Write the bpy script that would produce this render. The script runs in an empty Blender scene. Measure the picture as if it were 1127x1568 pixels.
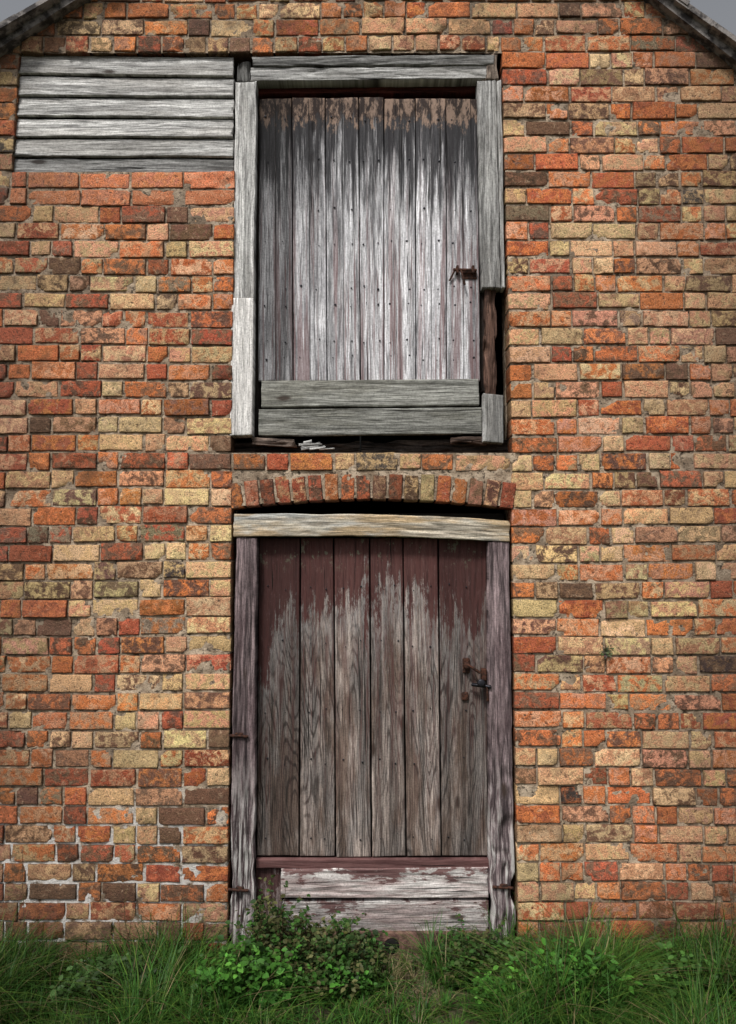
import bpy, math, random
import numpy as np
from mathutils import noise, Vector
random.seed(7); np.random.seed(7)
R=random
# ---------------------------------------------------------------- image pixels to wall plane
D=3.4; CZ=1.644; TILT=math.radians(3.8); FOV=math.radians(66); F=784/math.tan(FOV/2)
ct,st=math.cos(TILT),math.sin(TILT)
def M(px,py,y=0.0):
    """image pixel coordinates, cast through the camera -> metres on the facade plane at depth y"""
    u=(px-563.5)/F; v=(784-py)/F
    s=(D+y)/(ct-v*st)
    return (s*u, CZ+s*(v*ct+st))
def Z(py): return M(563,py)[1]
def lerp(a,b,t): return a+(b-a)*t
def link(o,parent=None):
    bpy.context.scene.collection.objects.link(o)
    if parent: o.parent=parent
    return o
def empty(name):
    e=bpy.data.objects.new(name,None); link(e); return e
barn=empty('brick_barn')
# ---------------------------------------------------------------- node helpers
class G:
    def __init__(s,name):
        s.m=bpy.data.materials.new(name); s.m.use_nodes=True; s.t=s.m.node_tree
        s.b=s.t.nodes['Principled BSDF']; s.b.inputs['Roughness'].default_value=.85
        s.b.inputs['Specular IOR Level'].default_value=.2
    def n(s,typ,ins=None,**pr):
        nd=s.t.nodes.new(typ)
        for k,v in pr.items(): setattr(nd,k,v)
        for k,v in (ins or {}).items():
            if isinstance(v,bpy.types.NodeSocket): s.t.links.new(v,nd.inputs[k])
            else: nd.inputs[k].default_value=v
        return nd
    def attr(s,name): return s.n('ShaderNodeAttribute',attribute_name=name)
    def pos(s): return s.n('ShaderNodeNewGeometry').outputs['Position']
    def sc(s,vec,x,y,z,loc=(0,0,0)): return s.n('ShaderNodeMapping',{0:vec,1:loc,3:(x,y,z)}).outputs[0]
    def noise(s,vec,scale=1,det=4,rough=.55,dist=0): return s.n('ShaderNodeTexNoise',{'Vector':vec,'Scale':scale,'Detail':det,'Roughness':rough,'Distortion':dist}).outputs[0]
    def mr(s,v,a,b,c=0.,d=1.): return s.n('ShaderNodeMapRange',{0:v,1:a,2:b,3:c,4:d},interpolation_type='SMOOTHSTEP').outputs[0]
    def mix(s,f,a,b,mode='MIX'):
        def c(x): return x if isinstance(x,bpy.types.NodeSocket) else (*x,1)
        nd=s.n('ShaderNodeMix',{0:f,6:c(a),7:c(b)},data_type='RGBA',blend_type=mode); return nd.outputs[2]
    def mul(s,c,v):
        cc=s.n('ShaderNodeCombineColor',{0:v,1:v,2:v}).outputs[0]; return s.mix(1.0,c,cc,'MULTIPLY')
    def m2(s,op,a,b=0.,cl=False): return s.n('ShaderNodeMath',{0:a,1:b},operation=op,use_clamp=cl).outputs[0]
    def fin(s,col,h=None,st=.5,dist=.005):
        if isinstance(col,bpy.types.NodeSocket): s.t.links.new(col,s.b.inputs['Base Color'])
        else: s.b.inputs['Base Color'].default_value=(*col,1)
        if h is not None:
            b=s.n('ShaderNodeBump',{'Height':h,'Strength':st,'Distance':dist}); s.t.links.new(b.outputs[0],s.b.inputs['Normal'])
        return s.m
def sep(g,v): return g.n('ShaderNodeSeparateXYZ',{0:v}).outputs
def grime_vignette(g,c,x,y,z,n4,nf):
    """soil splash at the foot of the wall, plus a painted vignette at top and sides"""
    zz=g.m2('ADD',z,g.m2('MULTIPLY',g.m2('SUBTRACT',n4,.5),.9))
    c=g.mix(g.mr(zz,.42,.02,0,.62),c,(.06,.045,.03))
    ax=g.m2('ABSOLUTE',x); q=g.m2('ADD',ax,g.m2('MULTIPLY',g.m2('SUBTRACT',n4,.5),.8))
    c=g.mix(g.mr(q,.95,1.75,0,.52),c,(.07,.045,.032))  # vignette put into the colour: darker away from the camera axis
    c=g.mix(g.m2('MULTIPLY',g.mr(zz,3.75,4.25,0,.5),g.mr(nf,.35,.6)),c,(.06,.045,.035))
    return c
# ---- brick
g=G('weathered_brick'); p=g.pos(); x,y,z=sep(g,p)
n1=g.noise(p,26,7,.68,.5); n2=g.noise(p,210,3,.65); n3=g.noise(p,75,6,.72); n4=g.noise(p,3.2,5,.6); n5=g.noise(p,38,6,.7,.6); n6=g.noise(p,7,5,.65)
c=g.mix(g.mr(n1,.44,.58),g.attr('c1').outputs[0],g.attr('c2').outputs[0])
c=g.mix(g.mr(n5,.56,.66,0,.42),c,(.62,.44,.29))
c=g.mix(g.mr(n5,.43,.33,0,.75),c,(.085,.048,.033))
c=g.mix(g.mr(n3,.43,.34,0,.88),c,(.04,.026,.02))
c=g.mul(c,g.mr(n2,.3,.7,.6,1.42))
c=g.mix(g.mr(n6,.52,.70,0,.5),c,(.08,.052,.036))
c=grime_vignette(g,c,x,y,z,n4,n6)
h=g.m2('ADD',g.m2('MULTIPLY',n3,1.0),g.m2('ADD',g.m2('MULTIPLY',n2,.5),g.m2('MULTIPLY',n5,.5)))
m_brick=g.fin(c,h,1.0,.007)
# ---- mortar
g=G('lime_mortar'); p=g.pos(); x,y,z=sep(g,p)
n1=g.noise(p,14,5,.6); n2=g.noise(p,130,4,.65); n3=g.noise(p,3,4); n6=g.noise(p,45,5,.7); n4=g.noise(p,3.2,5,.6); n7=g.noise(p,7,5,.65)
c=g.mix(g.mr(n1,.36,.64),(.26,.19,.13),(.58,.46,.34))
c=g.mix(g.mr(n3,.48,.66,0,.55),c,(.16,.12,.09))
c=g.mix(g.mr(n6,.48,.38,0,.88),c,(.04,.03,.023))
c=grime_vignette(g,c,x,y,z,n4,n7)
zz=g.m2('ADD',z,g.m2('MULTIPLY',g.m2('SUBTRACT',n3,.5),1.4)); xx=g.m2('ADD',x,g.m2('MULTIPLY',g.m2('SUBTRACT',n3,.5),.8))
wh=g.m2('MULTIPLY',g.m2('MULTIPLY',g.mr(xx,-.45,-.75),g.mr(zz,.66,.40)),g.mr(n1,.40,.52,.0,.9))
c=g.mix(wh,c,(.60,.58,.56))
c=g.mix(g.mr(n2,.42,.32,0,.7),c,(.06,.045,.035))
m_mort=g.fin(c,g.m2('ADD',n2,g.m2('ADD',n1,n6)),1,.006)
# ---- timber
def wood(name,light,dark,rings=.35,crack=.8,patch=None,patchamt=.5,custom=None,warm=None,rfreq=150,streak=.6):
    g=G(name); gc=g.attr('gc').outputs['Vector']; p=g.pos()
    wv=g.noise(g.sc(gc,5,5,1.6),1,2)
    off=g.n('ShaderNodeCombineXYZ',{0:g.m2('MULTIPLY',g.m2('SUBTRACT',wv,.5),.03)}).outputs[0]
    gw=g.n('ShaderNodeVectorMath',{0:gc,1:off},operation='ADD').outputs[0]
    g1=g.noise(g.sc(gw,95,95,4.5),1,7,.72)
    g2=g.noise(g.sc(gw,330,330,13),1,4,.7)
    g3=g.noise(g.sc(gc,9,9,2),1,5,.65)
    g4=g.noise(g.sc(gw,30,30,.8,(5,5,5)),1,4,.65)
    g5=g.noise(g.sc(gw,120,120,2.2),1,3,.5)
    gd=g.noise(gc,130,5,.7)
    rn=g.noise(g.sc(gc,8,8,1.0),1,1.5,.4)
    rg=g.m2('MULTIPLY',g.m2('ADD',g.m2('SINE',g.m2('ADD',g.m2('MULTIPLY',rn,rfreq),g.m2('MULTIPLY',g1,5))),1),.5)
    vo=g.n('ShaderNodeTexVoronoi',{'Vector':g.sc(gc,7.5,7.5,2.8),'Scale':1.0}); kd=vo.outputs['Distance']
    kn=g.mr(g.m2('ADD',kd,g.m2('MULTIPLY',g.m2('SUBTRACT',g1,.5),.12)),.13,.05)
    c=g.mix(g.mr(g1,.36,.60),dark,light)
    if patch: c=g.mix(g.mr(g3,.45,.62,0,patchamt),c,patch)
    if warm: c=g.mix(g.mr(g.noise(g.sc(gc,12,12,2.2,(3,1,4)),1,5,.65),.45,.60,0,.8),c,warm)
    c=g.mul(c,g.mr(g4,.33,.62,1-streak*.7,1+streak*.35))
    c=g.mix(g.m2('MULTIPLY',g.m2('MULTIPLY',g.mr(rg,.35,0),rings),g.mr(g3,.35,.6,.2,1)),c,tuple(v*.3 for v in dark))
    c=g.mul(c,g.mr(g2,.28,.68,.45,1.5))
    c=g.mul(c,g.mr(gd,.3,.6,.72,1.1))
    c=g.mix(g.m2('MULTIPLY',kn,.9),c,(.04,.026,.02))
    x,y,z=sep(g,p)
    E=dict(g=g,x=x,z=z,g1=g1,g2=g2,g3=g3,g4=g4,rg=rg,gc=gc,p=p)
    if custom: c=custom(E,c)
    ck=g.mr(g5,.335,.285); ck2=g.mr(g2,.38,.30,0,.75)
    c=g.mix(g.m2('MULTIPLY',ck2,crack),c,tuple(v*.25 for v in dark))
    c=g.mix(g.m2('MULTIPLY',ck,crack),c,(.012,.010,.009))
    c=g.mix(1.0,c,g.attr('tint').outputs[0],'MULTIPLY')
    h=g.m2('ADD',g.m2('ADD',g.m2('MULTIPLY',g2,.8),g.m2('MULTIPLY',g1,.3)),g.m2('ADD',g.m2('MULTIPLY',rg,.10*rings),g.m2('MULTIPLY',ck,-1.2)))
    return g.fin(c,h,.85,.003)
m_grey=wood('weathered_grey_timber',(.62,.615,.60),(.25,.245,.24),.10,1,(.33,.315,.295),.6,streak=.5)
m_green=wood('grey_green_rail_timber',(.38,.38,.35),(.14,.14,.125),.25,.9,(.19,.185,.155),.6,streak=.4)
m_pale=wood('pale_timber',(.76,.74,.72),(.50,.48,.46),.08,.5,streak=.3)
m_cream=wood('cream_lintel_timber',(.58,.52,.42),(.27,.23,.18),.25,.9,(.36,.37,.36),.85,warm=(.44,.31,.17),streak=.5)
m_dark=wood('dark_rotten_timber',(.10,.08,.07),(.025,.02,.018),.2,1,(.05,.035,.03),.5)
def upd(E,c):
    g=E['g']; z=E['z']
    st1=g.noise(g.sc(E['gc'],45,45,1.8,(7,0,2)),1,7,.74)
    st2=g.noise(g.sc(E['gc'],50,50,.8,(1,5,9)),1,4,.65)
    st3=g.noise(g.sc(E['gc'],34,34,12,(1,2,9)),1,6,.75)
    c=g.mix(g.m2('MULTIPLY',g.mr(st2,.48,.58),g.mr(z,Z(230),Z(430),.2,.66)),c,(.20,.095,.095))
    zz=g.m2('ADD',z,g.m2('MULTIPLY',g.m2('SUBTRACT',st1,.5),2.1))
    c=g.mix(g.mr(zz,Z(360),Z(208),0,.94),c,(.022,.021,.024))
    hd=g.m2('ADD',z,g.m2('MULTIPLY',g.m2('SUBTRACT',st3,.5),.34))
    c=g.mix(g.mr(hd,Z(184),Z(170),0,.8),c,g.mix(g.mr(st3,.45,.58),(.04,.025,.02),(.36,.25,.19)))
    return c
m_updoor=wood('upper_door_boards',(.72,.715,.74),(.28,.275,.29),.07,.95,(.44,.435,.46),.5,upd,streak=.75)
def lod(E,c):
    g=E['g']; z=E['z']; x=E['x']
    n=g.noise(g.sc(E['gc'],60,60,24,(2,2,2)),1,8,.82); nb=g.noise(g.sc(E['gc'],14,14,1.6,(4,2,2)),1,4,.65); nc=g.noise(g.sc(E['gc'],160,160,30),1,3,.6)
    ns_=g.noise(g.sc(E['gc'],80,80,3,(4,7,2)),1,6,.75)
    edge=g.m2('ADD',g.mr(x,M(450,1000)[0],M(396,1000)[0],0,.30),g.mr(x,M(690,1000)[0],M(745,1000)[0],0,.05))
    zz=g.m2('ADD',z,g.m2('ADD',g.m2('MULTIPLY',g.m2('SUBTRACT',n,.5),.65),g.m2('ADD',g.m2('MULTIPLY',g.m2('SUBTRACT',nb,.5),1.0),g.m2('ADD',g.m2('MULTIPLY',g.m2('SUBTRACT',ns_,.5),.55),edge))))
    c=g.mix(g.m2('MULTIPLY',g.mr(zz,Z(1040),Z(950),0,.42),g.mr(nc,.4,.6,.3,1)),c,(.40,.385,.38))
    pm=g.mr(zz,Z(948),Z(912)); red=g.mix(g.mr(E['g1'],.3,.7),(.040,.013,.012),(.095,.034,.031))
    red=g.mix(g.mr(g.noise(g.sc(E['gc'],70,70,20),1,6,.75),.57,.66,0,.5),red,(.17,.10,.095))
    c=g.mix(g.m2('MULTIPLY',pm,.94),c,red)
    c=g.mix(g.m2('MULTIPLY',g.mr(zz,Z(1330),Z(1030),0,.6),g.mr(ns_,.48,.60)),c,(.10,.042,.038))
    ms=g.m2('MULTIPLY',g.mr(z,Z(880),Z(850)),g.mr(g.noise(g.sc(E['gc'],28,28,18),1,6,.75),.58,.61,0,.8))
    return g.mix(ms,c,(.15,.145,.105))
m_lodoor=wood('lower_door_boards',(.33,.275,.245),(.11,.086,.077),.85,.95,(.17,.155,.148),.75,lod,warm=(.10,.066,.05),rfreq=190,streak=.75)
m_lojamb=wood('lower_jamb_timber',(.27,.205,.21),(.06,.045,.048),.2,1,(.09,.060,.064),.8,
   lambda E,c:E['g'].mix(E['g'].m2('MULTIPLY',E['g'].mr(E['z'],Z(1120),Z(1330),0,.85),E['g'].mr(E['g1'],.46,.58)),c,(.50,.49,.47)),streak=.8)
def rw(E,c):
    g=E['g']; n=g.noise(g.sc(E['gc'],55,55,14,(2,3,1)),1,7,.78); nb=g.noise(g.sc(E['gc'],12,12,5,(2,3,6)),1,4,.65)
    s=sep(g,g.attr('uv2').outputs['Vector'])
    v=g.m2('ADD',s[0],g.m2('ADD',g.m2('MULTIPLY',g.m2('SUBTRACT',n,.5),2.2),g.m2('MULTIPLY',g.m2('SUBTRACT',nb,.5),2.2)))
    return g.mix(g.mr(v,.70,.84,0,.92),c,g.mix(g.mr(E['g1'],.3,.7),(.06,.025,.025),(.18,.085,.08)))
m_redwhite=wood('flaking_red_paint_timber',(.60,.57,.55),(.27,.22,.21),.2,1,(.34,.25,.24),.7,rw,streak=.5)
g=G('rusty_iron'); p=g.pos(); n=g.noise(p,90,5,.6)
g.b.inputs['Roughness'].default_value=.75; g.b.inputs['Metallic'].default_value=.2
m_rust=g.fin(g.mix(g.mr(n,.38,.62),(.025,.014,.011),(.085,.035,.022)),n,.6,.003)
g=G('black_iron'); g.b.inputs['Roughness'].default_value=.3; g.b.inputs['Metallic'].default_value=.8; m_black=g.fin((.03,.03,.035),g.noise(g.pos(),60,3),.2,.002)
g=G('painted_shade_black'); m_shade=g.fin((.012,.011,.01))  # near-black colour that paints the dark inside of gaps, grooves and holes
g=G('roof_tile'); p=g.pos(); n=g.noise(p,18,5,.65); m_tile=g.fin(g.mix(g.mr(n,.4,.6),(.05,.045,.045),(.24,.22,.21)),g.noise(p,90,3),.6,.006)
# ---------------------------------------------------------------- mesh accumulation
class Acc:
    def __init__(s): s.v=[];s.f=[];s.a={};s.n=0
    def grid(s,P,attrs):
        m,n,_=P.shape; b=s.n
        s.v.append(P.reshape(-1,3)); i=np.arange(m-1)[:,None]*n+np.arange(n-1)[None,:]+b
        s.f.append(np.stack([i,i+1,i+n+1,i+n],-1).reshape(-1,4)); s.n+=m*n
        for k,v in attrs.items():
            v=np.asarray(v,float)
            if v.ndim==1: v=np.tile(v,(m*n,1))
            s.a.setdefault(k,[]).append(v.reshape(-1,3))
    def raw(s,V,Fq,attrs):
        V=np.asarray(V,float); s.v.append(V); s.f.append(np.asarray(Fq)+s.n); s.n+=len(V)
        for k,v in attrs.items():
            v=np.asarray(v,float)
            if v.ndim==1: v=np.tile(v,(len(V),1))
            s.a.setdefault(k,[]).append(v)
    def make(s,name,mat,parent=None,smooth=True):
        V=np.concatenate(s.v); Fq=np.concatenate(s.f); me=bpy.data.meshes.new(name)
        me.vertices.add(len(V)); me.vertices.foreach_set('co',V.astype(np.float32).ravel())
        k=Fq.shape[1]; me.loops.add(Fq.size); me.loops.foreach_set('vertex_index',Fq.astype(np.int32).ravel())
        me.polygons.add(len(Fq)); me.polygons.foreach_set('loop_start',np.arange(0,Fq.size,k,dtype=np.int32))
        me.polygons.foreach_set('use_smooth',np.full(len(Fq),smooth))
        me.update(calc_edges=True); me.validate()
        for kk,v in s.a.items():
            at=me.attributes.new(kk,'FLOAT_VECTOR','POINT'); at.data.foreach_set('vector',np.concatenate(v).astype(np.float32).ravel())
        me.materials.append(mat); o=bpy.data.objects.new(name,me); link(o,parent); return o
nv=noise.noise_vector; ns=noise.noise
# ---------------------------------------------------------------- bricks
BR=Acc(); MO=Acc()
PAL={'or':(.62,.20,.072),'re':(.45,.12,.060),'bu':(.68,.44,.235),'ye':(.72,.49,.26),'pk':(.66,.33,.19),'br':(.20,.105,.065),'gy':(.28,.20,.13),'dk':(.07,.055,.05)}
def axis(L,step):
    k=max(2,int(round((L-.012)/step))); return [0,0,.0015,.005]+[.005+(L-.010)*i/k for i in range(1,k)]+[L-.005,L-.0015,L,L]
def brick(x0,x1,z0,z1,c1,c2,tf=None):
    L=x1-x0;H=z1-z0
    if L<.03: return
    xs=np.array(axis(L,.016)); zs=np.array(axis(H,.011))
    m,n=len(zs),len(xs); prot=-.0048+R.gauss(0,.0024)
    P=np.zeros((m,n,3)); EA=np.ones((m,n)); tiltx=R.gauss(0,.010); tz=R.gauss(0,.03); rot=R.gauss(0,.008)
    chips=[(R.choice([0,L]),R.choice([0,H]),R.uniform(.010,.030),R.uniform(.004,.012)) for _ in range(R.choice([0,1,1,2]))]
    if R.random()<.35: chips.append((R.uniform(0,L),R.choice([0,H]),R.uniform(.008,.018),R.uniform(.004,.01)))
    spall=R.random()<.14; sd=R.uniform(0,90)
    ed=[.11,.006,.0009,0]; edge_shade=[.25,.40,.75,1]  # edge rings darkened in colour to paint the shadowed crack around each brick
    for j in range(m):
        ej=min(j,m-1-j)
        for i in range(n):
            ei=min(i,n-1-i); e=min(ej,ei)
            x=xs[i];z=zs[j]
            q=Vector((x0+x,sd,z0+z)); a=nv(q*62); b=nv(q*19)
            y=prot+(ed[e] if e<4 else 0)
            if e<4: EA[j,i]=edge_shade[e]
            if e>0:
                y+=a.y*.0013+b.y*.0020+tiltx*(x-L/2)+tz*(z-H/2)
                if spall and e>1: y+=max(0,b.x+.15)*.012
                for (cx,cz,cr,cd) in chips:
                    dd=math.hypot(x-cx,z-cz)
                    if dd<cr*(1+.5*a.x): y+=cd
            k=1.0 if e<3 else .3
            X=x+(a.x*.0020+b.x*.0024)*k; ZZ=z+(a.z*.0019+b.z*.0022)*k
            dx=X-L/2;dz=ZZ-H/2
            X=x0+L/2+dx-rot*dz; ZZ=z0+H/2+dz+rot*dx
            if tf: X,ZZ=tf(X,ZZ)
            P[j,i]=(X,y,ZZ)
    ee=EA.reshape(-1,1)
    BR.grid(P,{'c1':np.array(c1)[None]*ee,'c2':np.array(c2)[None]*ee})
def jit(c,a=.17):
    k=max(.5,1+R.gauss(0,a)); return tuple(max(.01,v*k*(1+R.gauss(0,.05))) for v in c)
def colour(x,z):
    w={'or':2.6,'re':1.1,'bu':2.2,'ye':1.5,'pk':2.9,'br':.8,'gy':.2,'dk':.05}
    if x<0:
        w['br']+=.6; w['or']+=.3; w['gy']+=.1
        if z>2.6 and z<3.3: w['br']+=1.3; w['gy']+=.3; w['re']+=.8
        if z<.9: w['re']+=1.8; w['br']+=1.8; w['ye']*=.3; w['bu']*=.5
    else:
        w['ye']+=.4; w['pk']+=.8
        if z>3.2 or z<.8: w['or']+=1.5; w['br']+=.5
    if z>3.95: w['bu']+=1.0; w['or']+=1.5; w['br']+=1
    if abs(x)<.4 and z>3.9: w['ye']+=3
    f=ns(Vector((x*.9,3,z*1.6)))
    if f>.15: w['or']+=1.2; w['re']+=.8
    if f<-.15: w['ye']+=1.0; w['bu']+=1
    ks=list(w); a=R.choices(ks,[w[k] for k in ks])[0]
    if a in('ye','bu'): b=R.choice(['bu','ye','pk','or','pk','br'])
    elif a=='pk': b=R.choice(['bu','or','ye','br'])
    elif a in('or','re'): b=R.choice(['or','re','pk','br','bu'])
    else: b=R.choice(['br','re','or','bu'])
    k=.8 if (x<-.5 and z<.8) else 1
    return jit(tuple(v*k for v in PAL[a])),jit(tuple(v*k for v in PAL[b]))
CH=.0788; HJ=.0085
def wob(x,z): return .0035*math.sin(x*2.1+z*1.7)+.003*math.sin(x*5.3+z*3.1+1)
XW=2.5
uL=lambda z:lerp(M(354,690)[0],M(362,80)[0],(z-Z(690))/(Z(80)-Z(690)))
uR=lambda z:lerp(M(784,690)[0],M(768,80)[0],(z-Z(690))/(Z(80)-Z(690)))
lL=lambda z:lerp(M(348,1470)[0],M(355,780)[0],(z)/(Z(780)))
lR=lambda z:lerp(M(794,1470)[0],M(783,780)[0],(z)/(Z(780)))
vL=lambda z:lerp(M(18,270)[0],M(30,78)[0],(z-Z(270))/(Z(78)-Z(270)))
PEAK=M(604,-295); LP=M(30,70); RP=M(985,0)
sL=(PEAK[1]-LP[1])/(PEAK[0]-LP[0]); sR=(PEAK[1]-RP[1])/(RP[0]-PEAK[0])
gL=lambda z:max(-XW,PEAK[0]-(PEAK[1]-z)/sL); gR=lambda z:min(XW,PEAK[0]+(PEAK[1]-z)/sR)
def run(xa,xb,zc,k,mode,frm):
    """lay a course between xa and xb starting at side frm (+1: from xa, -1: from xb)"""
    z0=zc+HJ*.5; z1=zc+CH-HJ*.5
    x=0; L=xb-xa; i=0
    if frm==0: x=-R.uniform(0,.2)
    st=(k%2==0)
    while x<L-.02:
        if mode=='header': l=.097
        elif mode=='stretch': l=.232
        else:
            l=.188 if (i%2==0)==st else .09
            if R.random()<.22: l=.188 if l<.15 else .09
            if R.random()<.06: l=.14
        l*=R.uniform(.94,1.05)
        a,b=x,min(x+l,L)
        if L-b<.045: b=L
        a2=max(a,0)
        X0,X1=(xa+a2,xa+b) if frm>=0 else (xb-b,xb-a2)
        xm=(X0+X1)/2; w=wob(xm,zc)
        if mode=='stretch': c1,c2=jit((.62,.215,.10)),jit((.58,.25,.14))
        else: c1,c2=colour(xm,zc)
        if mode=='header': c1=tuple(v*.8 for v in c1)
        hh=R.gauss(0,.0018)
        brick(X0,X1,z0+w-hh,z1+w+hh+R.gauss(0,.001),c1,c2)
        x=b+HJ*R.uniform(.6,1.4); i+=1
def mortar(xa,xb,z0,z1,zbot=None):
    nx=max(2,int((xb-xa)/.011)); nz=max(2,int(round((z1-z0)/.013)))
    xs=list(np.linspace(xa+.004,xb-.004,nx+1)); 
    P=np.zeros((nz+1,nx+3,3))
    for j in range(nz+1):
        for i,x in enumerate([xs[0]]+xs+[xs[-1]]):
            zb=z0 if zbot is None else zbot(x)
            z=zb+(z1-zb)*j/nz
            q=Vector((x,0,z))
            y=.0030+.0034*ns(q*8)+.0034*ns(q*42)
            if i==0 or i==nx+2: y=.20
            P[j,i]=(x,y,z)
    MO.grid(P,{})
k=-2
zTop=PEAK[1]
while k*CH<zTop:
    zc=k*CH; zm=zc+CH/2
    a,b=gL(zc),gR(zc)
    if b-a<.1: break
    if k>=50:
        iv=[(a,b,0,'mix')]
        if k==50:
            iv=[(a,vL(zm),-1,'mix'),(vL(zm)+.01,uR(zm)-.01,1,'header'),(uR(zm),b,1,'mix')]
    elif k>=43: iv=[(a,vL(zm),-1,'mix'),(uR(zm),b,1,'mix')]
    elif k>=41: iv=[(a,vL(zm)-.01,-1,'mix'),(vL(zm),uL(zm),-1,'stretch'),(uR(zm),b,1,'mix')]
    elif k>=27: iv=[(a,uL(zm),-1,'mix'),(uR(zm),b,1,'mix')]
    elif k==26: iv=[(a,uL(zm),-1,'mix'),(uL(zm)+.01,uR(zm)-.01,1,'mix'),(uR(zm),b,1,'mix')]
    else: iv=[(a,lL(zm),-1,'mix'),(lR(zm),b,1,'mix')]
    for (xa,xb,f,md) in iv: run(xa,xb,zc,k,md,f)
    if k>=50 or k==26: mortar(a,b,zc,zc+CH)
    elif k in(41,42): mortar(a,uL(zm),zc,zc+CH); mortar(uR(zm),b,zc,zc+CH)
    else:
        for (xa,xb,f,md) in iv: mortar(xa,xb,zc,zc+CH)
    k+=1
# cambered brick arch over the lower door
xa,xb=lL(1.95)-.012,lR(1.95)+.012; xc=(xa+xb)/2; hw=(xb-xa)/2
zA=lambda x:Z(780)+(Z(765)-Z(780))*(1-((x-xc)/hw)**2)
nb=18; pw=(xb-xa)/nb
for i in range(nb):
    cx=xa+(i+.5)*pw; ang=(cx-xc)/hw*.17+R.gauss(0,.015); zb=zA(cx); H=.112+R.uniform(-.008,.006)
    def tf(X,ZZ,cx=cx,ang=ang,zb=zb):
        r=X; w=ZZ
        return cx+w*math.cos(ang)+r*math.sin(ang), zb+r*math.cos(ang)-w*math.sin(ang)
    kk=R.choice(['or','re','re','pk','br','or','bu','br']); 
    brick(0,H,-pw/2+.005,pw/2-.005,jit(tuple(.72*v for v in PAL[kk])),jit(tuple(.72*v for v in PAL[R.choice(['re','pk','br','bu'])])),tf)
mortar(xa,xb,Z(775),26*CH,zbot=lambda x:zA(x)+.008)
sx0,sx1=lL(.1)+.01,lR(.1)-.01
BR.make('bricks',m_brick,barn); MO.make('mortar',m_mort,barn)
# ---------------------------------------------------------------- generic box parts
def box(name,x0,x1,y0,y1,z0,z1,mat,parent,bev=.003):
    me=bpy.data.meshes.new(name)
    v=[(x,y,z) for x in(x0,x1) for y in(y0,y1) for z in(z0,z1)]
    me.from_pydata(v,[],[(0,1,3,2),(4,6,7,5),(0,4,5,1),(2,3,7,6),(0,2,6,4),(1,5,7,3)]); me.materials.append(mat)
    o=bpy.data.objects.new(name,me); link(o,parent)
    if bev: 
        b=o.modifiers.new('b','BEVEL'); b.width=bev; b.segments=2
    return o
g=G('side_wall_brick'); p=g.pos(); x,y,z=sep(g,p)
v=g.n('ShaderNodeCombineXYZ',{0:g.m2('ADD',x,y),1:z}).outputs[0]
bt=g.n('ShaderNodeTexBrick',{'Vector':v,'Color1':(.36,.12,.05,1),'Color2':(.46,.30,.14,1),'Mortar':(.36,.3,.22,1),'Scale':1,'Mortar Size':.006,'Brick Width':.225,'Row Height':CH})
m_side=g.fin(bt.outputs[0],bt.outputs[1],-.5,.01)
zeL=PEAK[1]-sL*(XW+PEAK[0]); zeR=PEAK[1]-sR*(XW-PEAK[0])
box('side_wall_left',-XW-.001,-XW+.22,.02,6,-.2,zeL+.06,m_side,barn,0)
box('side_wall_right',XW-.22,XW+.001,.02,6,-.2,zeR+.06,m_side,barn,0)
me=bpy.data.meshes.new('back_wall'); me.from_pydata([(-XW,6,-.2),(XW,6,-.2),(XW,6,zeR),(PEAK[0],6,PEAK[1]),(-XW,6,zeL)],[],[(0,1,2,3,4)]); me.materials.append(m_side); link(bpy.data.objects.new('back_wall',me),barn)
box('inner_floor',-XW+.23,XW-.23,.25,5.9,-.1,-.05,m_shade,barn,0)
# roof: slab and stepped tile courses
RF=Acc()
def slopebox(acc,P0,d,nrm,s0,s1,t0,t1,y0,y1,lift=0):
    V=[]
    for y in(y0,y1):
        for s,t in((s0,t0+lift),(s1,t0),(s1,t1),(s0,t1+lift)):
            V.append((P0[0]+d[0]*s+nrm[0]*t,y,P0[1]+d[1]*s+nrm[1]*t))
    acc.raw(V,[(0,1,2,3),(7,6,5,4),(0,4,5,1),(1,5,6,2),(2,6,7,3),(3,7,4,0)],{})
for sg,s in((-1,sL),(1,sR)):
    l=math.hypot(1,s); d=(sg/l,-s/l); nrm=(sg*s/l,1/l); T=(XW+.2+abs(PEAK[0]))*l
    slopebox(RF,PEAK,d,nrm,-.0,T,.0,.035,-.05,6.05)
    n=int(T/.2)
    for i in range(n+1):
        for jj in range(14):
            yy=-.085+jj*.44+R.uniform(-.01,.01) if jj else -.085+R.uniform(-.02,.015)
            slopebox(RF,PEAK,d,nrm,i*.2-.02,i*.2+.235,.037,.056+R.uniform(0,.006),yy,yy+.43,lift=-.012)
RF.make('roof',m_tile,barn,smooth=False)
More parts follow.
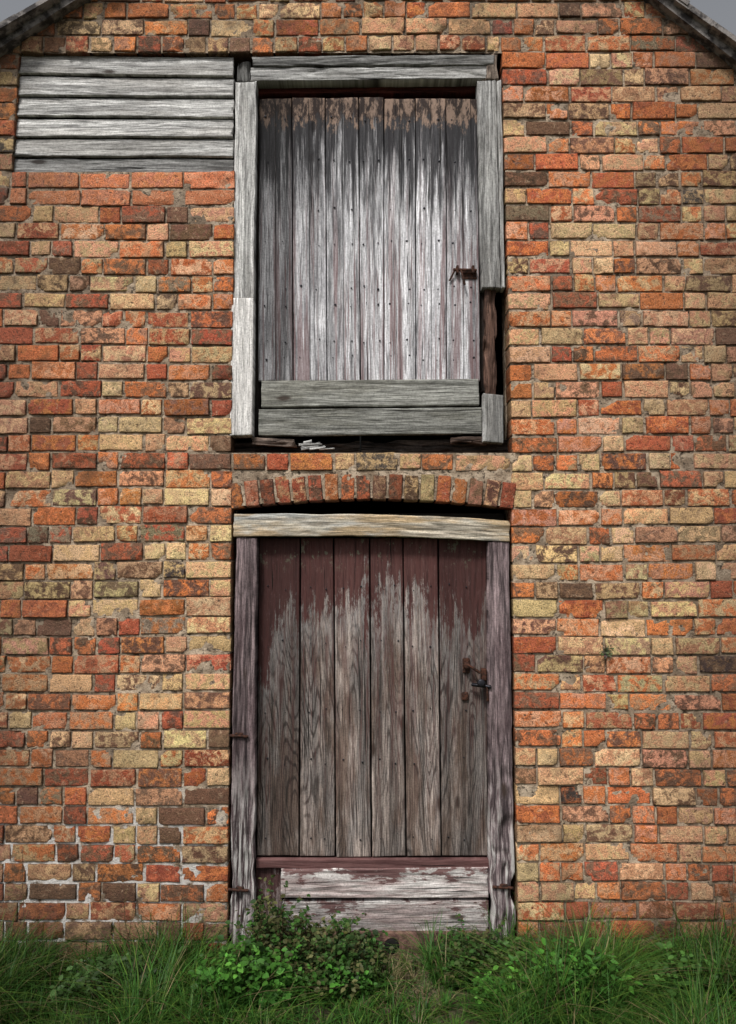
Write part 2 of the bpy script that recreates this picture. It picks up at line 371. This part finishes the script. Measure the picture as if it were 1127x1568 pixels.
# ---------------------------------------------------------------- planks
def plank(name,q,yf,th,mat,vertical=True,tint=(1,1,1),rough=.0015,rot=None,wobble=.0015,parent=barn,acc=None,lean=0,edge=.0022,res=.005,bow=0):
    """q: TL,TR,BR,BL corners in image pixels"""
    TL,TR,BR_,BL=[np.array(M(*p_,yf)) for p_ in q]
    W=np.linalg.norm(TR-TL) if vertical else np.linalg.norm(TL-BL)
    L=np.linalg.norm(TL-BL) if vertical else np.linalg.norm(TR-TL)
    nu=max(4,int(W/res)); nvv=max(6,int(L/.010))
    us=[0,0,edge/W]+list(np.linspace(2*edge/W,1-2*edge/W,nu))+[1-edge/W,1,1]
    vs=[0,0,edge/L]+list(np.linspace(2*edge/L,1-2*edge/L,nvv))+[1-edge/L,1,1]
    off=np.array([R.uniform(0,40),R.uniform(0,40),R.uniform(0,40)])
    m,n=len(vs),len(us); P=np.zeros((m,n,3)); gc=np.zeros((m,n,3)); uv=np.zeros((m,n,3))
    ed=[th,edge*.9,edge*.25,0]
    for j in range(m):
        v=vs[j]; ej=min(j,m-1-j)
        r=rot(v) if rot else 0
        for i in range(n):
            u=us[i]; e=min(ej,min(i,n-1-i))
            if vertical: p_=(TL*(1-u)+TR*u)*(1-v)+(BL*(1-u)+BR_*u)*v; upv=1-v
            else: p_=(BL*(1-u)+TL*u)*(1-v)+(BR_*(1-u)+TR*u)*v; upv=u
            a=ns(Vector((u*W*9+off[0],off[1],v*L*1.6+off[2])))
            b=ns(Vector((u*W*75+off[1],off[0],v*L*7+off[2])))
            y=yf+(ed[e] if e<4 else 0)+lean*(1-upv)
            if e>0:
                y+=a*rough+b*rough*.7
                if r:
                    cst=ns(Vector((u*W*30+off[0],off[2],v*L*3)))
                    y+=r*max(0,.12-abs(cst))*.06+r*.006*max(0,b)
                    if r>.7:
                        c2=ns(Vector((u*W*26+off[0],off[2]+9,v*L*12))); y+=(r-.7)*.06*max(0,c2-.12)
            su=(u-.5)*2
            wv=ns(Vector((su*.6+off[0],v*L*2.5,off[1])))*wobble+ns(Vector((su*2,v*L*40,off[1])))*wobble*.25
            if r: 
                wv+= -su*min(r,.5)*.010*max(0,ns(Vector((su*3,v*L*7,off[1]))))
                if r>.7: wv+= -su*(r-.7)*.032*max(0,ns(Vector((su*3,v*L*9,off[1]+5)))+.05)
            ev=ns(Vector((u*W*40,off[1],7*round(v)+off[0])))*wobble*1.2 if ej<3 else 0
            bw=bow*4*v*(1-v)
            if vertical: P[j,i]=(p_[0]+wv,y,p_[1]+ev)
            else: P[j,i]=(p_[0]+ev,y,p_[1]+wv+bw)
            gc[j,i]=(u*W+off[0],off[1],v*L+off[2]); uv[j,i]=(upv,v,0)
    A={'gc':gc.reshape(-1,3),'tint':tint,'uv2':uv.reshape(-1,3)}
    ac=acc or Acc(); ac.grid(P,A)
    if acc is None: return ac.make(name,mat,parent)
def T(k,j=.05): k=k*(1+R.gauss(0,j)); return (k,k,k)
# upper door
ud=Acc()
st_=[396,447,498,549,588,636,683,731]; sb_=[395,449,501,552,588,637,684,736]
tn=[.40,.88,1.0,.92,1.0,1.12,.85]
for i in range(7):
    plank('',[(st_[i]+.8,150+R.uniform(-2,2)),(st_[i+1]-.8,150+R.uniform(-2,2)),(sb_[i+1]-.8,583),(sb_[i]+.8,583)],.050+R.uniform(-.002,.002),.022,None,acc=ud,tint=T(tn[i],.03),rough=.0008)
ud.make('upper_door_boards',m_updoor,barn)
hw_=Acc()
def disc(acc,x,y,z,r,d=.002,seg=8):
    V=[]
    for rr,yy in((0.0001,y-d),(r*.7,y-d),(r,y)):
        for i in range(seg):
            a=2*math.pi*i/seg; V.append((x+rr*math.cos(a),yy,z+rr*math.sin(a)))
    acc.raw(V,[(k*seg+i,k*seg+(i+1)%seg,(k+1)*seg+(i+1)%seg,(k+1)*seg+i) for k in(0,1) for i in range(seg)],{})
for i in range(7):
    for py in(182,246,322,372,440,466,522,548):
        for f in(.22,.75):
            if R.random()<.8:
                px=lerp(lerp(st_[i],st_[i+1],f),lerp(sb_[i],sb_[i+1],f),(py-150)/433)+R.uniform(-3,3)
                x,z=M(px,py+R.uniform(-4,4),.050); disc(hw_,x,.0478,z,R.uniform(.0025,.0055))
for s in [395,460,512,567,619,673]:
    for py in(900,985,1090,1165,1280):
        for f in(14,40):
            x,z=M(s+f+R.uniform(-3,3),py+R.uniform(-6,6),.06); disc(hw_,x,.0575,z,R.uniform(.002,.0045))
hw_.make('nails',m_black,barn)
gr=Acc()
for i in range(7):
    if i==3: continue
    a,b=lerp(st_[i],st_[i+1],.5),lerp(sb_[i],sb_[i+1],.5)
    x0,z0=M(a,152,.05); x1,z1=M(b,581,.05)
    gr.raw([(x0-.0010,.0475,z0),(x0+.0010,.0475,z0),(x1+.0010,.0475,z1),(x1-.0010,.0475,z1)],[(0,1,2,3)],{})  # flat black strip on the board face, painting the shade of a groove
gr.make('bead_groove_shade',m_shade,barn)
ur=Acc()
plank('',[(400,583),(733,580),(734,620),(400,623)],.036,.03,None,False,acc=ur,tint=T(1.0),rot=lambda v:.1)
plank('',[(396,627),(738,624),(738,664),(396,667)],.032,.03,None,False,acc=ur,tint=T(.78),rot=lambda v:.1)
ur.make('upper_door_rails',m_green,barn)
# frame upper
uf=Acc()
plank('',[(360,126),(393,124),(388,456),(356,456)],.008,.07,None,acc=uf,tint=T(.95),rough=.0015,rot=lambda v:.4,wobble=.003)
plank('',[(731,124),(760,122),(766,440),(738,440)],.012,.07,None,acc=uf,tint=T(.68),rough=.0015,rot=lambda v:.5,wobble=.003)
plank('',[(761,124),(768,122),(774,440),(768,440)],.004,.07,None,acc=uf,tint=T(1.1),rough=.001,rot=lambda v:.3,wobble=.002)
plank('',[(740,602),(771,605),(771,678),(740,676)],.002,.05,None,acc=uf,tint=T(.55),rough=.002,rot=lambda v:.3)
plank('',[(386,86),(757,83),(757,98),(386,100)],.002,.06,None,False,acc=uf,tint=T(.42),rough=.002,rot=lambda v:.65,wobble=.004)
plank('',[(384,103),(752,101),(752,120),(384,123)],.010,.06,None,False,acc=uf,tint=T(.78),rough=.002,rot=lambda v:.65,wobble=.004)
plank('',[(361,93),(384,93),(386,124),(362,124)],.018,.05,None,acc=uf,tint=T(.25),rot=lambda v:1.2)
plank('',[(736,84),(762,82),(764,120),(737,121)],.006,.05,None,acc=uf,tint=(.45,.36,.3),rot=lambda v:1.2,wobble=.003)
uf.make('upper_door_frame',m_grey,barn)
pl=Acc(); plank('',[(355,456),(388,456),(386,666),(352,667)],.000,.08,None,acc=pl,rough=.0008)
pl.make('replacement_jamb',m_pale,barn)
dk=Acc()
plank('',[(742,438),(762,438),(760,606),(743,604)],.035,.05,None,acc=dk,rough=.004,rot=lambda v:1.6,wobble=.006,tint=(1.4,1.0,.85))
plank('',[(394,124),(732,122),(732,141),(394,143)],.075,.05,None,False,acc=dk,tint=(1.2,.4,.35))
plank('',[(356,676),(782,672),(784,694),(356,696)],.09,.06,None,False,acc=dk,rough=.004,rot=lambda v:1.6,tint=(.7,.7,.7))
plank('',[(385,668),(450,672),(455,684),(385,680)],.03,.03,None,False,acc=dk,rot=lambda v:1.5,tint=(1.8,1.7,1.6),wobble=.006)
plank('',[(690,668),(745,668),(745,680),(690,679)],.04,.03,None,False,acc=dk,rot=lambda v:1.5,tint=(1.3,1.1,1.0),wobble=.006)
plank('',[(728,150),(742,150),(745,600),(736,600)],.085,.03,None,acc=dk,rough=.003,tint=(.5,.5,.5))  # this strip and the next paint the dark gaps beside the door
plank('',[(388,150),(398,150),(398,668),(387,668)],.085,.03,None,acc=dk,rough=.003,tint=(.5,.5,.5))
dk.make('rotten_timber_gap_shade',m_dark,barn)
br_=Acc()
for i in range(12):
    x0=R.uniform(455,492); y0=R.uniform(674,690); l=R.uniform(12,30); t_=R.uniform(2,4.5)
    plank('',[(x0,y0+R.uniform(-2,2)),(x0+l,y0-R.uniform(-2,6)),(x0+l,y0+t_*.4),(x0,y0+t_)],.03+R.uniform(-.015,.01),.012,None,False,acc=br_,rough=.002,wobble=.003,edge=.001,tint=T(.7,.3),res=.004)
br_.make('splintered_sill',m_grey,barn)
# louvre boards
lv=Acc()
Lx=[(30,83),(29,116),(27,149),(25,181),(23,212),(21,242),(19,268)]
Ry=[87,120,152,183,213,243,273]; tnt=[.85,.92,.98,.95,.9,.42]
for i in range(6):
    plank('',[(Lx[i][0]+R.uniform(-1,2),Lx[i][1]+.5),(358,Ry[i]+.5),(357,Ry[i+1]-2),(Lx[i+1][0]+R.uniform(-1,2),Lx[i+1][1]-2)],.024,.02,None,False,acc=lv,tint=T(tnt[i]),rough=.0012,rot=lambda v:.35,wobble=.004,lean=-.014)
lv.make('weatherboards',m_grey,barn)
lb=Acc(); plank('',[(30,73),(358,74),(358,84),(30,82)],.03,.03,None,False,acc=lb,tint=(.9,.8,.8))
plank('',[(22,262),(357,266),(357,274),(20,272)],.035,.03,None,False,acc=lb)
lb.make('weatherboard_frame',m_dark,barn)
# lower door
ld=Acc()
at=[396,460,511,566,617,671,746]; ab=[392,458,514,569,622,676,748]; tn=[.68,.95,1.08,.98,1.08,.75]
for i in range(6):
    plank('',[(at[i]+1.2,824),(at[i+1]-1.2,824),(ab[i+1]-1.2,1312+R.uniform(-2,1)),(ab[i]+1.2,1312+R.uniform(-2,1))],.06+R.uniform(-.003,.003),.025,None,acc=ld,tint=T(tn[i],.03),rough=.0011)
ld.make('lower_door_boards',m_lodoor,barn)
ll=Acc()
plank('',[(358,787),(781,797),(780,829),(358,822)],-.002,.09,None,False,acc=ll,rough=.002,rot=lambda v:.5,wobble=.004,bow=.012)
ll.make('lower_lintel',m_cream,barn)
lj=Acc()
plank('',[(361,822),(393,824),(388,1448),(350,1448)],.006,.08,None,acc=lj,rough=.002,rot=lambda v:.55+1.2*v**2.5,wobble=.004)
plank('',[(748,829),(780,828),(790,1440),(750,1440)],.006,.08,None,acc=lj,rough=.002,rot=lambda v:.55+1.5*v**2,wobble=.004)
lj.make('lower_door_frame',m_lojamb,barn)
lr=Acc()
plank('',[(392,1316),(750,1316),(750,1330),(392,1330)],.045,.03,None,False,acc=lr,tint=(.8,.7,.7),rough=.002)
lr.a['uv2'][-1][:]=(1.6,0,0)
plank('',[(430,1331),(748,1329),(748,1375),(430,1376)],.035,.03,None,False,acc=lr,rough=.002,rot=lambda v:.4,wobble=.003)
plank('',[(432,1381),(748,1379),(748,1430),(432,1432)],.045,.03,None,False,acc=lr,rough=.002,rot=lambda v:.4,wobble=.003,tint=(.8,.8,.8))
lr.a['uv2'][-1][:]-=np.array([.10,0,0])
plank('',[(392,1329),(430,1331),(434,1434),(390,1434)],.07,.03,None,acc=lr,tint=(.35,.3,.3))
lr.make('lower_door_kickboards',m_redwhite,barn)
box('shade_sheet_lower',lL(1)+.02,lR(1)-.02,.10,.14,.02,1.87,m_shade,barn,0)  # black sheets added behind the boards so the gaps look unlit
box('shade_sheet_upper',uL(3)+.03,uR(3)-.03,.16,.2,2.14,3.93,m_shade,barn,0)
box('weatherboard_shade_sheet',vL(3.6)+.02,uL(3.6),.08,.12,3.37,3.93,m_shade,barn,0)
g=G('red_painted_sill'); p=g.pos(); n=g.noise(p,25,5,.6); m_sill=g.fin(g.mix(g.mr(n,.4,.6),(.07,.040,.034),(.19,.11,.085)),g.noise(p,90,4),.8,.006)
zs0=M(500,1433)[1]
s=box('door_sill',sx0,sx1,.03,.14,-.05,zs0,m_sill,barn,.006)
hx,hz=M(600,1449,.03)
def cyl(name,p0,p1,r,mat,parent,seg=14):
    a=Vector(p0);b=Vector(p1); d=b-a
    bpy.ops.mesh.primitive_cylinder_add(vertices=seg,radius=r,depth=d.length,location=(a+b)/2)
    o=bpy.context.object; o.rotation_euler=d.to_track_quat('Z','Y').to_euler(); o.name=name; o.data.materials.append(mat); o.parent=parent
    bv=o.modifiers.new('b','BEVEL'); bv.width=r*.25; bv.segments=2
    for f in o.data.polygons: f.use_smooth=True
    return o
bpy.ops.mesh.primitive_torus_add(major_radius=.036,minor_radius=.004,location=(hx,.030,hz),rotation=(math.pi/2,0,0)); o=bpy.context.object; o.name='drain_rim'; o.data.materials.append(m_sill); o.parent=barn
cyl('drain_hole_shade',(hx,.026,hz),(hx,.06,hz),.035,m_shade,barn)  # solid black plug, painting the darkness inside the hole
# ---------------------------------------------------------------- ironmongery
def W(px,py,y): x,z=M(px,py,y); return (x,y,z)
cyl('bolt_bar',W(694,413,.03),W(730,414,.03),.007,m_rust,barn)
cyl('bolt_handle',W(706,414,.028),W(712,436,.02),.005,m_rust,barn)
cyl('bolt_hook',W(697,413,.03),W(688,430,.04),.004,m_rust,barn)
for px in(700,724):
    x,z=M(px,414,.04); box('bolt_staple',x-.006,x+.006,.022,.055,z-.018,z+.018,m_rust,barn,.003)
x,z=M(718,424,.05); box('bolt_plate',x-.03,x+.035,.042,.052,z-.012,z+.022,m_rust,barn,.003)
cyl('sill_rod',W(552,668,.03),W(552,697,.03),.004,m_grey,barn)
x,z=M(714,1018,.055); box('latch_plate',x-.016,x+.016,.05,.06,z-.035,z+.03,m_rust,barn,.006)
cyl('latch_boss',(x,.055,z),(x,.02,z),.014,m_rust,barn)
cyl('latch_thumb',(x,.025,z+.005),(x+.055,.02,z-.03),.006,m_rust,barn)
x,z=M(712,1066,.055); box('latch_keep',x-.015,x+.015,.048,.06,z-.018,z+.018,m_rust,barn,.006)
cyl('latch_bar',W(722,1048,.03),W(752,1052,.0),.008,m_black,barn)
cyl('latch_knob',W(736,1046,.03),W(737,1046,-.02),.017,m_black,barn)
cyl('latch_drop',W(745,1050,.005),W(747,1074,.005),.006,m_rust,barn)
x,z=M(740,1030,.055); box('latch_staple',x-.012,x+.012,.03,.06,z-.03,z+.02,m_rust,barn,.004)
for px,py in((364,1126),(365,1362),(770,1358)):
    cyl('frame_holdfast',W(px-16,py,.0),W(px+16,py+2,-.002),.006,m_rust,barn)
    x,z=M(px,py,0); box('holdfast_plate',x-.012,x+.022,-.004,.01,z-.008,z+.010,m_rust,barn,.003)
# ---------------------------------------------------------------- ground
g=G('earth_ground'); p=g.pos(); x,y,z=sep(g,p); n=g.noise(p,6,6,.65); n2=g.noise(p,60,5,.6)
c=g.mix(g.mr(n,.4,.6),(.035,.05,.018),(.07,.055,.035)); c=g.mix(g.mr(n2,.5,.65,0,.5),c,(.16,.13,.08))
dx=g.m2('ABSOLUTE',g.m2('SUBTRACT',x,M(625,1500)[0])); pt=g.m2('MULTIPLY',g.mr(g.m2('ADD',dx,g.m2('MULTIPLY',n,.2)),.28,.14),g.mr(y,-.5,-.35))
c=g.mix(pt,c,g.mix(g.mr(n2,.35,.65),(.09,.07,.045),(.30,.25,.17)))
m_gr=g.fin(c,n2,.9,.02)
GA=Acc(); xs=np.concatenate([[-300,-60,-15,-5],np.linspace(-3,3,120),[5,15,60,300]]); ys=np.concatenate([[-300,-60,-15,-5],np.linspace(-3,.2,80),[1,3,7,20,80,300]])
P=np.zeros((len(ys),len(xs),3))
for j,y in enumerate(ys):
    for i,x in enumerate(xs):
        P[j,i]=(x,y,(.02*ns(Vector((x*2,y*2,0)))+.012*ns(Vector((x*9,y*9,0)))-.01) if abs(x)<4 and -4<y<.3 else -.02)
GA.grid(P,{}); GA.make('ground',m_gr)
# ---------------------------------------------------------------- vegetation
def leafmat(name,tr=.35):
    g=G(name); c=g.attr('col').outputs[0]; g.b.inputs['Roughness'].default_value=.5
    c=g.mix(g.mr(g.noise(g.pos(),40,2),.3,.7,0,.3),c,(.03,.05,.012)); g.fin(c)
    t=g.n('ShaderNodeBsdfTranslucent',{'Color':c}); mx=g.n('ShaderNodeMixShader',{0:tr,1:g.b.outputs[0],2:t.outputs[0]})
    g.t.links.new(mx.outputs[0],g.t.nodes['Material Output'].inputs[0]); return g.m
m_leaf=leafmat('leaf_green'); m_grass=leafmat('grass_blades',.3)
GR=Acc()
def blade(x,y,z,h,w,ang,bend,col):
    dx,dy=math.cos(ang),math.sin(ang); sx,sy=-dy,dx; V=[]
    for t in [0,.3,.55,.8,1]:
        ww=w*(1-t**1.6)+.0003; bx=bend*h*t*t; hz=h*(t-.38*abs(bend)*t*t)
        V+= [(x+dx*bx-sx*ww,min(-.004,y+dy*bx-sy*ww),z+hz),(x+dx*bx+sx*ww,min(-.004,y+dy*bx+sy*ww),z+hz)]
    GR.raw(V,[(0,1,3,2),(2,3,5,4),(4,5,7,6),(6,7,9,8)],{'col':col})
bx0=M(622,1500)[0]
def inbare(x,y): return abs(x-bx0-(.04*math.sin(y*14)))<.11+.05*ns(Vector((x*12,y*12,3))) and y>-.33
def gcol(x):
    k=R.uniform(.5,1.3); t=R.random()
    if x<-.85: k*=.62
    if x>1.25: k*=.8
    if t<.08: return (.26*k,.21*k,.11*k)
    if t<.38: return (.12*k,.215*k,.035*k)
    return (.050*k,.150*k,.024*k)
for _ in range(3400):
    x=R.uniform(-2.4,2.4); y=-abs(R.uniform(0.01,1.3))
    ib=inbare(x,y)
    if ib and R.random()<.35: continue
    base=.075+.15*max(0,ns(Vector((x*3.1,y*3,5)))+.2)
    if x>.5: base*=1.5
    if x<-.6: base*=1.2
    if y<-.5: base*=.85
    d0=abs(x-bx0)
    if d0<.3 and y<-.3: base*=.5
    if ib: base*=.4
    lean=R.uniform(0,6.28); nbl=R.randint(8,22)
    for i in range(nbl):
        a=lean+R.gauss(0,.9); r=abs(R.gauss(0,.024))
        c=(lambda k:(.34*k,.28*k,.15*k))(R.uniform(.5,1.2)) if ib and R.random()<.65 else gcol(x)
        h=base*R.uniform(.45,1.7); blade(x+r*math.cos(a),min(-.008,y+r*math.sin(a)),-.01,h,R.uniform(.0010,.0032),a,R.uniform(.2,1.6),c)
GR.make('grass',m_grass)
def leaf(acc,p,size,dirv,up,col,asp=.55):
    d=Vector(dirv).normalized(); u=Vector(up); s=d.cross(u)
    if s.length<1e-3: s=Vector((1,0,0))
    s.normalize(); n=s.cross(d)
    pts=[(0,0,0),(-.38*asp*1.2,.3,.06),(-.36*asp,.68,.07),(0,1,-.05),(.36*asp,.68,.07),(.38*asp*1.2,.3,.06)]
    V=[tuple(Vector(p)+(s*a+d*b+n*c_)*size) for a,b,c_ in pts]
    acc.raw(V,[(0,1,2,3),(0,3,4,5)],{'col':col})
def stemtube(acc,pts,r0,r1,col):
    V=[];m=len(pts)
    for i,p_ in enumerate(pts):
        r=lerp(r0,r1,i/(m-1))
        for k in range(4):
            a=k*math.pi/2; V.append((p_[0]+r*math.cos(a),p_[1]+r*math.sin(a),p_[2]+.3*r*math.sin(a)))
    Fq=[(i*4+k,i*4+(k+1)%4,(i+1)*4+(k+1)%4,(i+1)*4+k) for i in range(m-1) for k in range(4)]
    acc.raw(V,Fq,{'col':col})
def bush(name,top,n,size,cols,depth=(.0,-.22),arch=.5,asp=.7,ragged=.5,lpk=(3,6),spread=.03,ym=-.1):
    """top: skyline of the plant, in image pixels, projected to depth ym in front of the wall"""
    ac=Acc(); xs=[M(a,b,ym)[0] for a,b in top]; zs=[max(.03,M(a,b,ym)[1]) for a,b in top]; sd=R.uniform(0,50)
    for _ in range(n):
        x0=R.uniform(xs[0],xs[-1]); cl=1+.5*ns(Vector((x0*22,sd,0)))
        H=np.interp(x0,xs,zs)*R.uniform(1-ragged,1.08)*cl+.01
        y0=R.uniform(depth[0],depth[1]); bx,by=x0+R.gauss(0,spread),y0*.95-.01
        tx,ty=x0+R.gauss(0,spread),min(-.012,y0+R.uniform(-.07,.03)); pts=[]
        for i in range(7):
            t=i/6; z=H*(t if t<.8 else .8+(t-.8)*(1-arch*1.2))
            pts.append((lerp(bx,tx,t**1.5)+R.gauss(0,.005),min(-.006,lerp(by,ty,t**1.5)+R.gauss(0,.005)),z))
        stemtube(ac,pts,.0018,.0007,(.08,.045,.03))
        shade=R.uniform(.45,1.4); cc=R.choice(cols)
        for i in range(1,7):
            for _k in range(R.randint(*lpk)):
                t=R.random(); a=pts[i-1];b=pts[i]; p_=[lerp(a[q],b[q],t) for q in range(3)]
                an=R.uniform(0,6.28); dv=(math.cos(an),math.sin(an)-.35,R.uniform(-.6,.5))
                hh=.5+.8*(i/6); k=shade*hh*R.uniform(.6,1.4)
                q_=R.uniform(.005,.02); pp=(p_[0]+dv[0]*q_,min(-.012,p_[1]+dv[1]*q_),p_[2]+dv[2]*q_)
                leaf(ac,pp,size*R.uniform(.5,1.4),dv,(R.gauss(0,.4),-.5+R.gauss(0,.4),1),tuple(v*k for v in cc),asp)
    return ac.make(name,m_leaf)
dg=[(.035,.085,.02),(.05,.12,.025),(.07,.11,.033),(.10,.10,.04)]
bg=[(.065,.20,.028),(.09,.24,.036),(.05,.15,.026)]
bush('bramble_bush',[(388,1408),(402,1368),(418,1378),(450,1384),(480,1396),(520,1416),(550,1422),(578,1446)],210,.021,dg)
bush('bramble_bush',[(395,1450),(440,1440),(490,1445),(530,1458),(555,1475)],110,.022,dg+bg[:1],depth=(-.15,-.32),ym=-.2)
bush('bramble_bush',[(682,1452),(700,1430),(722,1416),(745,1426),(775,1432),(808,1445)],140,.020,dg)
bush('nettle_clump',[(316,1476),(340,1452),(370,1444),(400,1456),(428,1478)],110,.026,bg,depth=(-.28,-.42),asp=.8,lpk=(3,5),ym=-.34)
bush('nettle_clump',[(815,1478),(845,1440),(870,1432),(900,1450),(945,1482)],100,.030,bg,depth=(-.28,-.42),asp=.5,lpk=(3,5),ym=-.34)
bush('nettle_clump',[(730,1500),(780,1478),(830,1490)],50,.024,bg,depth=(-.3,-.42),asp=.6,lpk=(2,5),ym=-.34)
bush('nettle_clump',[(100,1480),(160,1458),(210,1462),(260,1478)],70,.026,[(.05,.10,.03)],depth=(-.15,-.35),lpk=(2,4),ym=-.25)
bush('nettle_clump',[(980,1475),(1030,1455),(1080,1460),(1127,1478)],60,.026,[(.06,.14,.03)],depth=(-.15,-.35),lpk=(2,4),ym=-.25)
# long bramble runners climbing over the kickboards
ac=Acc()
for (x0,y0,x1,y1) in [(400,1450,418,1345),(412,1450,470,1372),(455,1450,515,1398),(500,1450,560,1402),(430,1455,440,1352),(720,1455,700,1405),(745,1455,775,1408),(520,1455,590,1430)]:
    a=M(x0,y0,-.08); b=M(x1,y1,-.05); pts=[]
    for i in range(9):
        t=i/8; pts.append((lerp(a[0],b[0],t**1.4)+R.gauss(0,.003),-.08+.05*t-.05*math.sin(t*3.1)+.0,lerp(max(0,a[1]),b[1],1-(1-t)**1.4)))
    stemtube(ac,pts,.002,.0008,(.10,.05,.035))
    for i in range(2,9):
        for _ in range(4):
            dv=(R.gauss(0,1),R.gauss(0,.5)-.5,R.gauss(0,.5)); leaf(ac,pts[i],R.uniform(.010,.022),dv,(R.gauss(0,.3),-.5,1),tuple(v*R.uniform(.7,1.5) for v in R.choice(dg)),.7)
ac.make('bramble_runners',m_leaf)
def stalks(lst):
    ac=Acc()
    for px,py,w in lst:
        x,z=M(px,py,-.06); y=-.06; pts=[]
        for i in range(10):
            t=i/9; pts.append((x+w*(1-t)**1.5+R.gauss(0,.002),y+R.gauss(0,.003)-.04*(1-t),z*t))
        stemtube(ac,pts,.0025,.0008,(.16,.10,.06))
        for i in range(5,10):
            for _ in range(3):
                leaf(ac,pts[i],R.uniform(.006,.014),(R.gauss(0,1),R.gauss(0,.5)-.3,R.uniform(-.6,.6)),(0,-.4,1),(.17,.10,.055),.5)
    ac.make('dry_weed_stalks',m_leaf)
stalks([(190,1350,.05),(205,1385,-.05),(183,1410,.04),(285,1360,.02),(262,1400,.06),(300,1395,-.03),(36,1300,.05),(1110,1300,.03),(1122,1340,-.04),(1095,1380,.04),(960,1400,.03),(175,1420,-.06)])
ac=Acc(); x,z=M(926,998)
for _ in range(170):
    a=R.uniform(0,6.28); r=abs(R.gauss(0,.012))
    leaf(ac,(x+r*math.cos(a),-.008-R.uniform(0,.018),z+r*math.sin(a)),R.uniform(.006,.013),(math.cos(a),-.6,math.sin(a)),(0,-1,.4),tuple(v*R.uniform(.6,1.3) for v in(.16,.17,.10)),.5)
ac.make('wall_fern',m_leaf)
# ---------------------------------------------------------------- camera, sky, sun
cam=bpy.data.cameras.new('camera'); co=bpy.data.objects.new('camera',cam); link(co)
co.location=(0,-D,CZ); co.rotation_euler=(math.pi/2+TILT,0,0); cam.sensor_fit='VERTICAL'; cam.sensor_height=36; cam.lens=18/math.tan(FOV/2); cam.clip_end=2000
bpy.context.scene.camera=co
w=bpy.data.worlds.new('World'); bpy.context.scene.world=w; w.use_nodes=True; nt=w.node_tree; bgd=nt.nodes['Background']
sky=nt.nodes.new('ShaderNodeTexSky'); sky.sky_type='NISHITA'; sky.sun_disc=False; EL,RO=52,206
sky.sun_elevation=math.radians(EL); sky.sun_rotation=math.radians(RO); sky.air_density=1.0; sky.dust_density=4; sky.ozone_density=1
hs=nt.nodes.new('ShaderNodeHueSaturation'); hs.inputs['Saturation'].default_value=.2; nt.links.new(sky.outputs[0],hs.inputs['Color']); nt.links.new(hs.outputs[0],bgd.inputs[0]); bgd.inputs[1].default_value=.105
sl=bpy.data.lights.new('sun','SUN'); sl.energy=2.9; sl.angle=math.radians(10); sl.color=(1,.97,.92); so=bpy.data.objects.new('sun',sl); link(so)
dv=Vector((math.sin(math.radians(RO))*math.cos(math.radians(EL)),math.cos(math.radians(RO))*math.cos(math.radians(EL)),math.sin(math.radians(EL))))
so.rotation_euler=dv.to_track_quat('Z','Y').to_euler(); so.location=(dv*10)
vs=bpy.context.scene.view_settings; vs.view_transform='Standard'; vs.look='None'; vs.exposure=0
